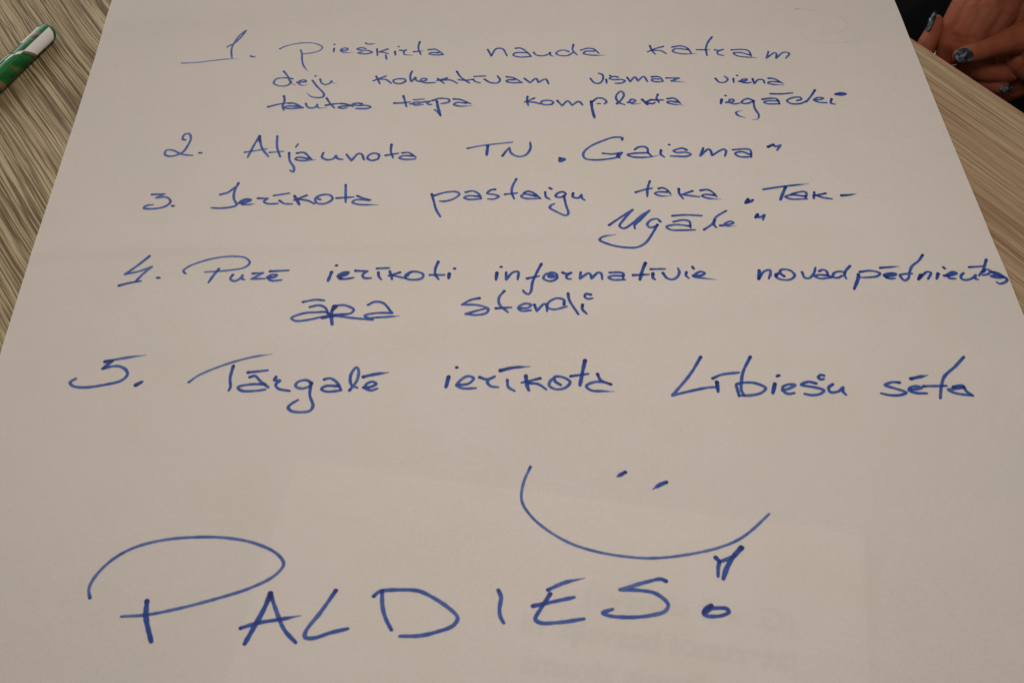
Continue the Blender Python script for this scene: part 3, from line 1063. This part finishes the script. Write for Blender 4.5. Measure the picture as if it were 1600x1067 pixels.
for k, (nm, w, strokes) in enumerate(WORDS):
    if nm in PART:
        pn, lab = PART[nm]
    else:
        pn, lab = 'handwritten_word', 'blue handwritten word ' + TEXTS[nm[5:]]
    if nm == 'pencil_scribble':
        o = ink_object(pn, strokes, w, M_PENCIL, paper, seed=k)
        # strongest where the pencil touched down, fading along the curl
        me = o.data
        co = np.empty(len(me.vertices) * 3, dtype=np.float32); me.vertices.foreach_get('co', co); co = co.reshape(-1, 3)
        p0 = np.array(strokes[0][1][:2]) / 10000.0
        dd = np.hypot(co[:, 0] - p0[0], co[:, 1] - p0[1])
        me.attributes['ink_load'].data.foreach_set('value', (0.20 + 0.80 * np.exp(-(dd / 0.0055) ** 2)).astype(np.float32))
    else:
        o = ink_object(pn, strokes, w * (1.07 if w < 1.8 else 1.03), M_INK, paper, seed=k)
    o['label'] = lab

# ------------------------------------------------------------------ marker pen with a printed wrap
tipP, axP = Vector((-0.0346, 0.5126, 0.0073)), Vector((-0.0578, 0.4570, 0.0073))
PA = (axP - tipP).normalized()                     # along the pen, away from the rounded end
view = Vector((-0.34008, 0.76281, -0.54997))
toward = -(view - PA * view.dot(PA)).normalized()  # side of the pen that faces the photographer
side = PA.cross(toward)
pen = empty('marker_pen', tipP + Vector((0, 0, -0.0073)))
tag(pen, 'thick green and white marker pen lying on the table left of the sheet', 'pen')
CW, CG, CD, CB, CO = (0.90, 0.86, 0.84), (0.003, 0.155, 0.026), (0.003, 0.050, 0.012), (0.22, 0.12, 0.09), (0.30, 0.14, 0.03)
# which way is +t (lower right in the photograph)?
tsign = 1.0 if side.x > 0 else -1.0
def wave(v, k):
    return noise.noise(Vector((v * k, k * 1.7, 0.3)))
def pen_colour(s, phi):
    """s: mm from the rounded end, phi: angle from the facing side, + towards the lower right"""
    s = (s - 1.5) / 1.28
    t = math.sin(phi) if abs(phi) < math.pi / 2 else (1.0 if phi > 0 else -1.0)
    q = phi if abs(phi) >= math.pi / 2 else t
    lim = 26.5 - (t + 0.3) * 5.2
    if abs(phi) < math.pi / 2:
        if s < 2.4 + max(0, (t + 0.3)) * 1.3 + (0.9 * max(0, t - 0.3)):
            return CG
        if -0.30 < t < 0.86 and s < lim:
            return CW
        if -0.30 < t < 0.90 and s < lim + 1.9:
            return CB
        if t >= 0.86 and s < lim:
            return CW if t < 0.93 and 7 < s < 13 else CD
        if t <= -0.30:
            # white thread along the upper edge
            if t < -0.88 and 5.0 < s < 21:
                return CW
            # white swoosh
            c0 = 27.5 + (-0.30 - t) * 10 + max(0, -0.6 - t) * 22
            if abs(s - c0) < 1.3 + 0.9 * max(0, t + 0.75):
                return CW
            if 9.5 < s + (t + 0.5) * 6 < 14.5:
                return CB if wave(s + t * 3, 0.9) > -0.12 else CD
            if 15.5 < s + (t + 0.5) * 6 < 17.0:
                return CB if wave(s, 2.3) > 0.05 else CD
            return CG if s < 22 or s > c0 else tuple(0.6 * a + 0.4 * b for a, b in zip(CG, CD))
    # body: green with slanting fine lines and brown flashes
    z = s + q * 4.0
    if abs((z % 9.3) - 1.2) < 0.12 and s > lim:
        return (0.10, 0.19, 0.07)
    if 39.2 < z < 41.6 and -0.15 < q < 0.75:
        return CO if wave(z * 2 + q, 1.3) > 0.0 else (0.06, 0.09, 0.02)
    if 52.5 < z < 56.5:
        return CB if wave(z * 2 + q * 2, 1.1) > -0.1 else CO
    if 60 < z < 63:
        return CB
    if z > 75 and z % 17 < 3:
        return CW
    if -0.32 < q < -0.27 and s > 27:
        return (0.12, 0.24, 0.10)
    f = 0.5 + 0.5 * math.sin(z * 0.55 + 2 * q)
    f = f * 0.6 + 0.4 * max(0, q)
    return tuple(a * (1 - f) + b * f for a, b in zip(CG, CD))
def lathe_pen(name, prof, nphi=160, cap0=False, cap1=False):
    V, Fc, cols = [], [], []
    for (s, r) in prof:
        for k in range(nphi):
            phi = -math.pi + 2 * math.pi * k / nphi
            V.append(tuple(PA * (s * 0.001) + (toward * math.cos(phi) + side * (math.sin(phi) * tsign)) * (r * 0.001)))
            cols.append(pen_colour(s, phi))
    n = len(prof)
    for i in range(n - 1):
        for k in range(nphi):
            a, b = i * nphi + k, i * nphi + (k + 1) % nphi
            q = (a, b, b + nphi, a + nphi)
            Fc.append(q if tsign < 0 else q[::-1])
    if cap0: Fc.append(tuple(range(nphi)))
    if cap1: Fc.append(tuple(range((n - 1) * nphi, n * nphi)))
    o = mesh_obj(name, V, Fc, M_PEN, pen)
    o.location = (0, 0, 0.0073)
    bm = bmesh.new(); bm.from_mesh(o.data); bmesh.ops.recalc_face_normals(bm, faces=bm.faces); bm.to_mesh(o.data); bm.free()
    ca = o.data.color_attributes.new('print', 'FLOAT_COLOR', 'POINT')
    arr = np.ones((len(cols), 4), dtype=np.float32); arr[:, :3] = cols
    ca.data.foreach_set('color', arr.ravel())
    return o
RC = 7.1
prof = [(5.6 * (1 - math.cos(a)), RC * math.sin(a) ** 0.9) for a in np.linspace(0.02, math.pi / 2, 22)]
prof += [(s, RC) for s in np.arange(6.0, 41.2, 0.35)] + [(41.3, RC - 0.5), (41.3, 6.0)]
lathe_pen('cap', prof, cap0=True)
prof = [(40.8, 6.0), (41.4, 6.8), (42.0, 7.25)] + [(s, 7.3) for s in np.arange(42.4, 118, 0.45)] + [(119, 7.0), (119.6, 6.0)]
lathe_pen('barrel', prof, cap1=True)
# clip: a short rounded tongue lying along the cap end on the upper-left side
cl = []
bm = bmesh.new()
rings = []
for s, w_, hgt in ((42.5, 0.9, 0.1), (44, 1.9, 0.7), (47, 2.3, 1.1), (54, 2.3, 1.2), (62, 2.2, 1.1), (68, 1.7, 0.7), (70, 0.7, 0.1)):
    ring = []
    for k in range(10):
        a = math.pi * k / 9
        phi = R(-72) + (w_ / 8.2) * math.cos(a)
        rr = 7.2 + 0.75 * hgt * math.sin(a)
        ring.append(bm.verts.new(tuple(PA * (s * 0.001) + (toward * math.cos(phi) + side * (math.sin(phi) * tsign)) * (rr * 0.001))))
    rings.append(ring)
for a, b in zip(rings, rings[1:]):
    for k in range(9):
        bm.faces.new((a[k], a[k + 1], b[k + 1], b[k]))
bmesh.ops.recalc_face_normals(bm, faces=bm.faces)
M_GREEN = mat_simple('green_plastic', (0.006, 0.13, 0.03), 0.2, 0.6, 0.15, 90)
o = bm_obj('clip', bm, M_GREEN, pen)
o.location = (0, 0, 0.0073)

# ------------------------------------------------------------------ the seated person: black clothes, clasped hands
HO = Vector((0.6881, 0.5943, -0.080))
HX = Vector((0.99951, -0.03136, 0))
HU = Vector((0.02389, 0.76131, 0.64795))
HC = Vector((-0.36564, -0.75077, 0.55013))
UNIT = 0.0828
def HP(x, y, c):
    """hand-local frame in mm: right, up, outwards"""
    return HO + HX * ((x - 900) * UNIT * 0.001) + HU * ((400 - y) * UNIT * 0.001) + HC * (c * 0.001)

def blob(name, chains, voxel, mat, parent, smooth_it=6):
    """tapered limbs (lists of (point, radius)) fused into one continuous skin"""
    bm = bmesh.new()
    for ch in chains:
        for (p, r), (q, s) in zip(ch, ch[1:]):
            L = (q - p).length
            n = max(1, int(L / (0.35 * max(min(r, s), 1e-4))))
            for k in range(n + 1):
                t = k / n
                c = p.lerp(q, t); rr = r * (1 - t) + s * t
                bmesh.ops.create_icosphere(bm, subdivisions=2, radius=rr, matrix=Matrix.Translation(c))
    me = bpy.data.meshes.new(name)
    bm.to_mesh(me); bm.free()
    tmp = bpy.data.objects.new(name + '_tmp', me)
    COL.objects.link(tmp)
    rm = tmp.modifiers.new('r', 'REMESH'); rm.mode = 'VOXEL'; rm.voxel_size = voxel; rm.use_smooth_shade = True
    sm = tmp.modifiers.new('s', 'SMOOTH'); sm.factor = 0.6; sm.iterations = smooth_it
    dg = bpy.context.evaluated_depsgraph_get()
    out = bpy.data.meshes.new_from_object(tmp.evaluated_get(dg))
    bpy.data.objects.remove(tmp)
    out.name = name
    out.materials.clear(); out.materials.append(mat)
    out.polygons.foreach_set('use_smooth', [True] * len(out.polygons))
    o = bpy.data.objects.new(name, out)
    COL.objects.link(o)
    o.parent = parent
    return o

person = empty('person', (0.95, 0.76, -0.74))
tag(person, 'person in black clothes sitting at the table edge with clasped hands and dark glittery nails', 'person')
def chain(*pts):
    return [(HP(x, y, c) - person.location, r * 0.001) for x, y, c, r in pts]
OUT = -IN        # away from the table
OUT = Vector((0.83943, 0.54347, 0))

# hand lying on top, knuckles towards the table: back of the hand, four curled fingers, thumb
handA = [
    chain((1330, -420, -10, 25), (1260, -260, -4, 24), (1200, -150, -2, 21)),
    chain((1200, -200, -2, 18), (880, 60, 2, 14), (760, 250, 2, 12.0), (715, 400, 0, 10.0), (680, 520, -8, 9.0), (740, 640, -22, 8.5), (900, 760, -30, 8)),
    chain((1230, -200, 0, 19), (960, 100, 5, 15.5), (850, 300, 6, 12.5), (812, 430, 3, 10.5), (800, 560, -8, 9.5), (840, 650, -17, 9), (1000, 740, -24, 8.5), (1190, 835, -24, 7.5), (1285, 880, -23, 5.5)),
    chain((1270, -200, 0, 20), (1080, 80, 6, 16.5), (950, 300, 7, 13), (900, 430, 3, 11), (880, 560, -8, 10), (960, 650, -15, 10.5), (1110, 690, -16, 10), (1250, 715, -17, 8.5), (1365, 742, -19, 4.6)),
    chain((1320, -180, -2, 20), (1220, 60, 3, 17), (1090, 260, 2, 14), (1010, 400, -4, 11), (980, 540, -14, 10), (1080, 620, -22, 9)),
    chain((1400, -150, -4, 18), (1400, 60, -2, 14), (1330, 190, -4, 10.5), (1240, 300, -10, 9.5)),
]
hA = blob('hand', handA, 0.0011, M_SKIN, person, 5)
# the other hand: thumb across the top, palm below on the right, fingertips wrapping round from underneath
handB = [
    chain((2300, 650, -20, 26), (1900, 560, -12, 26), (1650, 500, -8, 23)),
    chain((1700, 420, -6, 22), (1500, 345, -2, 15.5), (1330, 375, 4, 12.2), (1150, 440, 9, 9.6), (1050, 470, 11, 9.4), (950, 500, 12, 9.0), (870, 522, 12, 8.2), (820, 534, 11, 6.5)),
    chain((1750, 620, -14, 20), (1560, 640, -14, 15), (1450, 590, -12, 13)),
    chain((1650, 600, -22, 15), (1250, 760, -42, 10), (800, 820, -44, 9.5), (450, 700, -26, 9.2), (430, 560, -10, 8.8), (490, 410, -4, 8.6), (558, 290, -2, 7.9), (588, 205, -1, 6.7), (592, 160, -1, 4.2)),
    chain((1650, 650, -26, 15), (1250, 860, -48, 9.5), (850, 900, -50, 9), (560, 800, -40, 8.5), (540, 640, -30, 8)),
    chain((1650, 560, -16, 19), (1450, 540, -20, 15), (1250, 590, -24, 12), (1100, 620, -28, 10)),
    chain((1680, 700, -28, 14), (1300, 930, -54, 9), (950, 980, -56, 8.5), (700, 900, -50, 8)),
]
hB = blob('hand', handB, 0.0011, M_SKIN, person, 5)
hA['label'] = 'hand on top, skin darkened for shade, with a thin ring'
hB['label'] = 'hand underneath, its thumb laid across the other hand'

def nail(cx, cy, c, dirx, diry, length, width, tilt=0.0, bulge=1.2, parent=None, lab=None):
    """almond nail plate; direction points to the free edge (hand frame)"""
    d = Vector((dirx, -diry, 0)).normalized()
    e = Vector((-d.y, d.x, 0))
    V, Fc = [], []
    NS, NT_ = 14, 9
    top = []
    for lay in (0, 1):
        for i in range(NS + 1):
            s = i / NS
            hw = width * 0.5 * (max(0.0, 1 - max(0, (s - 0.55) / 0.45) ** 2.2) ** 0.5 * 0.96 + 0.04) * (max(0.0, 1 - (max(0, 0.34 - s) / 0.34) ** 2.4) ** 0.5 * 0.85 + 0.15)
            for k in range(NT_):
                u = -1 + 2 * k / (NT_ - 1)
                x = (s - 0.5) * length
                y = u * hw
                z = bulge * (1 - u * u) * (hw / (width * 0.5)) + 0.35 * math.sin(math.pi * s) - lay * 0.5
                # tilt the plate about its long axis so it sits on the side of the fingertip
                yy = y * math.cos(tilt) - z * math.sin(tilt)
                zz = y * math.sin(tilt) + z * math.cos(tilt)
                pos = HP(cx, cy, c) + (HX * d.x + HU * d.y) * (x * 0.001) + (HX * e.x + HU * e.y) * (yy * 0.001) + HC * (zz * 0.001)
                V.append(tuple(pos - person.location))
    n1 = (NS + 1) * NT_
    for lay in (0, 1):
        for i in range(NS):
            for k in range(NT_ - 1):
                a = lay * n1 + i * NT_ + k
                q = (a, a + 1, a + NT_ + 1, a + NT_)
                Fc.append(q if lay else q[::-1])
    for i in range(NS):
        for k in (0, NT_ - 1):
            a = i * NT_ + k
            Fc.append((a, a + NT_, a + NT_ + n1, a + n1))
    for k in range(NT_ - 1):
        for i in (0, NS):
            a = i * NT_ + k
            Fc.append((a, a + 1, a + 1 + n1, a + n1))
    o = mesh_obj('nail', V, Fc, M_NAIL, parent)
    bm = bmesh.new(); bm.from_mesh(o.data); bmesh.ops.recalc_face_normals(bm, faces=bm.faces); bm.to_mesh(o.data); bm.free()
    if lab: o['label'] = lab
    return o
nail(862, 522, 20.2, -1, 0.16, 16.6, 11.8, 0.10, 1.6, hB, 'large dark thumbnail with silver flecks')
nail(532, 178, 4.5, 0.42, -0.92, 18.5, 7.5, -0.95, 1.2, hB, 'long silver and black nail seen from the side')
nail(1298, 872, -17.5, 1, -0.22, 11.5, 6.0, 0.2, 1.2, hA, 'small silvery nail at the fingertip')
# ring
bm = bmesh.new()
rc = HP(700, 540, -9)
ax = (HP(640, 640, -22) - HP(715, 420, 0)).normalized()
t1 = ax.orthogonal().normalized(); t2 = ax.cross(t1)
rg = []
for i in range(40):
    a = 2 * math.pi * i / 40
    cdir = t1 * math.cos(a) + t2 * math.sin(a)
    rg.append([bm.verts.new(tuple(rc - person.location + cdir * (0.0106 + 0.0012 * math.cos(b)) + ax * (0.0016 * math.sin(b)))) for b in [k * math.pi / 4 for k in range(8)]])
for i in range(40):
    for k in range(8):
        bm.faces.new((rg[i][k], rg[i][(k + 1) % 8], rg[(i + 1) % 40][(k + 1) % 8], rg[(i + 1) % 40][k]))
bmesh.ops.recalc_face_normals(bm, faces=bm.faces)
bm_obj('ring', bm, M_GOLD, hA)

# clothes: lap, thighs, body and sleeves as one dark shape
SD = ED
hip = Vector((0.98, 0.78, -0.22))
def W(v, r): return (v - person.location, r)
body = [
    [W(hip + SD * 0.09, 0.105), W(hip + SD * 0.10 - OUT * 0.30 + Vector((0, 0, -0.02)), 0.078), W(hip + SD * 0.11 - OUT * 0.46 + Vector((0, 0, -0.03)), 0.066), W(hip + SD * 0.11 - OUT * 0.47 + Vector((0, 0, -0.44)), 0.048)],
    [W(hip - SD * 0.09, 0.105), W(hip - SD * 0.10 - OUT * 0.30 + Vector((0, 0, -0.02)), 0.078), W(hip - SD * 0.11 - OUT * 0.46 + Vector((0, 0, -0.03)), 0.066), W(hip - SD * 0.11 - OUT * 0.47 + Vector((0, 0, -0.44)), 0.048)],
    [W(hip - SD * 0.06, 0.12), W(hip + SD * 0.06, 0.12)],
    [W(hip, 0.13), W(hip + Vector((0.03, 0.02, 0.22)), 0.125), W(hip + Vector((0.02, 0.015, 0.40)), 0.12)],
    [W(hip + Vector((0.02, 0.015, 0.42)) - SD * 0.15, 0.07), W(hip + Vector((0.02, 0.015, 0.44)) + SD * 0.15, 0.07)],
    [W(hip - OUT * 0.05 + SD * 0.03, 0.10), W(hip - OUT * 0.22 + Vector((0, 0, -0.05)), 0.075), W(hip - OUT * 0.42 + Vector((0, 0, -0.06)), 0.06)],
    # sleeves
    [W(hip + Vector((0.02, 0.015, 0.42)) - SD * 0.18, 0.06), W(hip + Vector((0.0, 0.0, 0.16)) - SD * 0.22, 0.05), W(HP(1400, -1000, -14), 0.034), W(HP(1345, -520, -11), 0.029)],
    [W(hip + Vector((0.02, 0.015, 0.42)) + SD * 0.18, 0.06), W(hip + Vector((0.0, 0.0, 0.14)) + SD * 0.22, 0.05), W(HP(2650, 700, -22), 0.036), W(HP(2250, 640, -20), 0.030)],
]
blob('clothes', body, 0.008, M_CLOTH, person, 4)
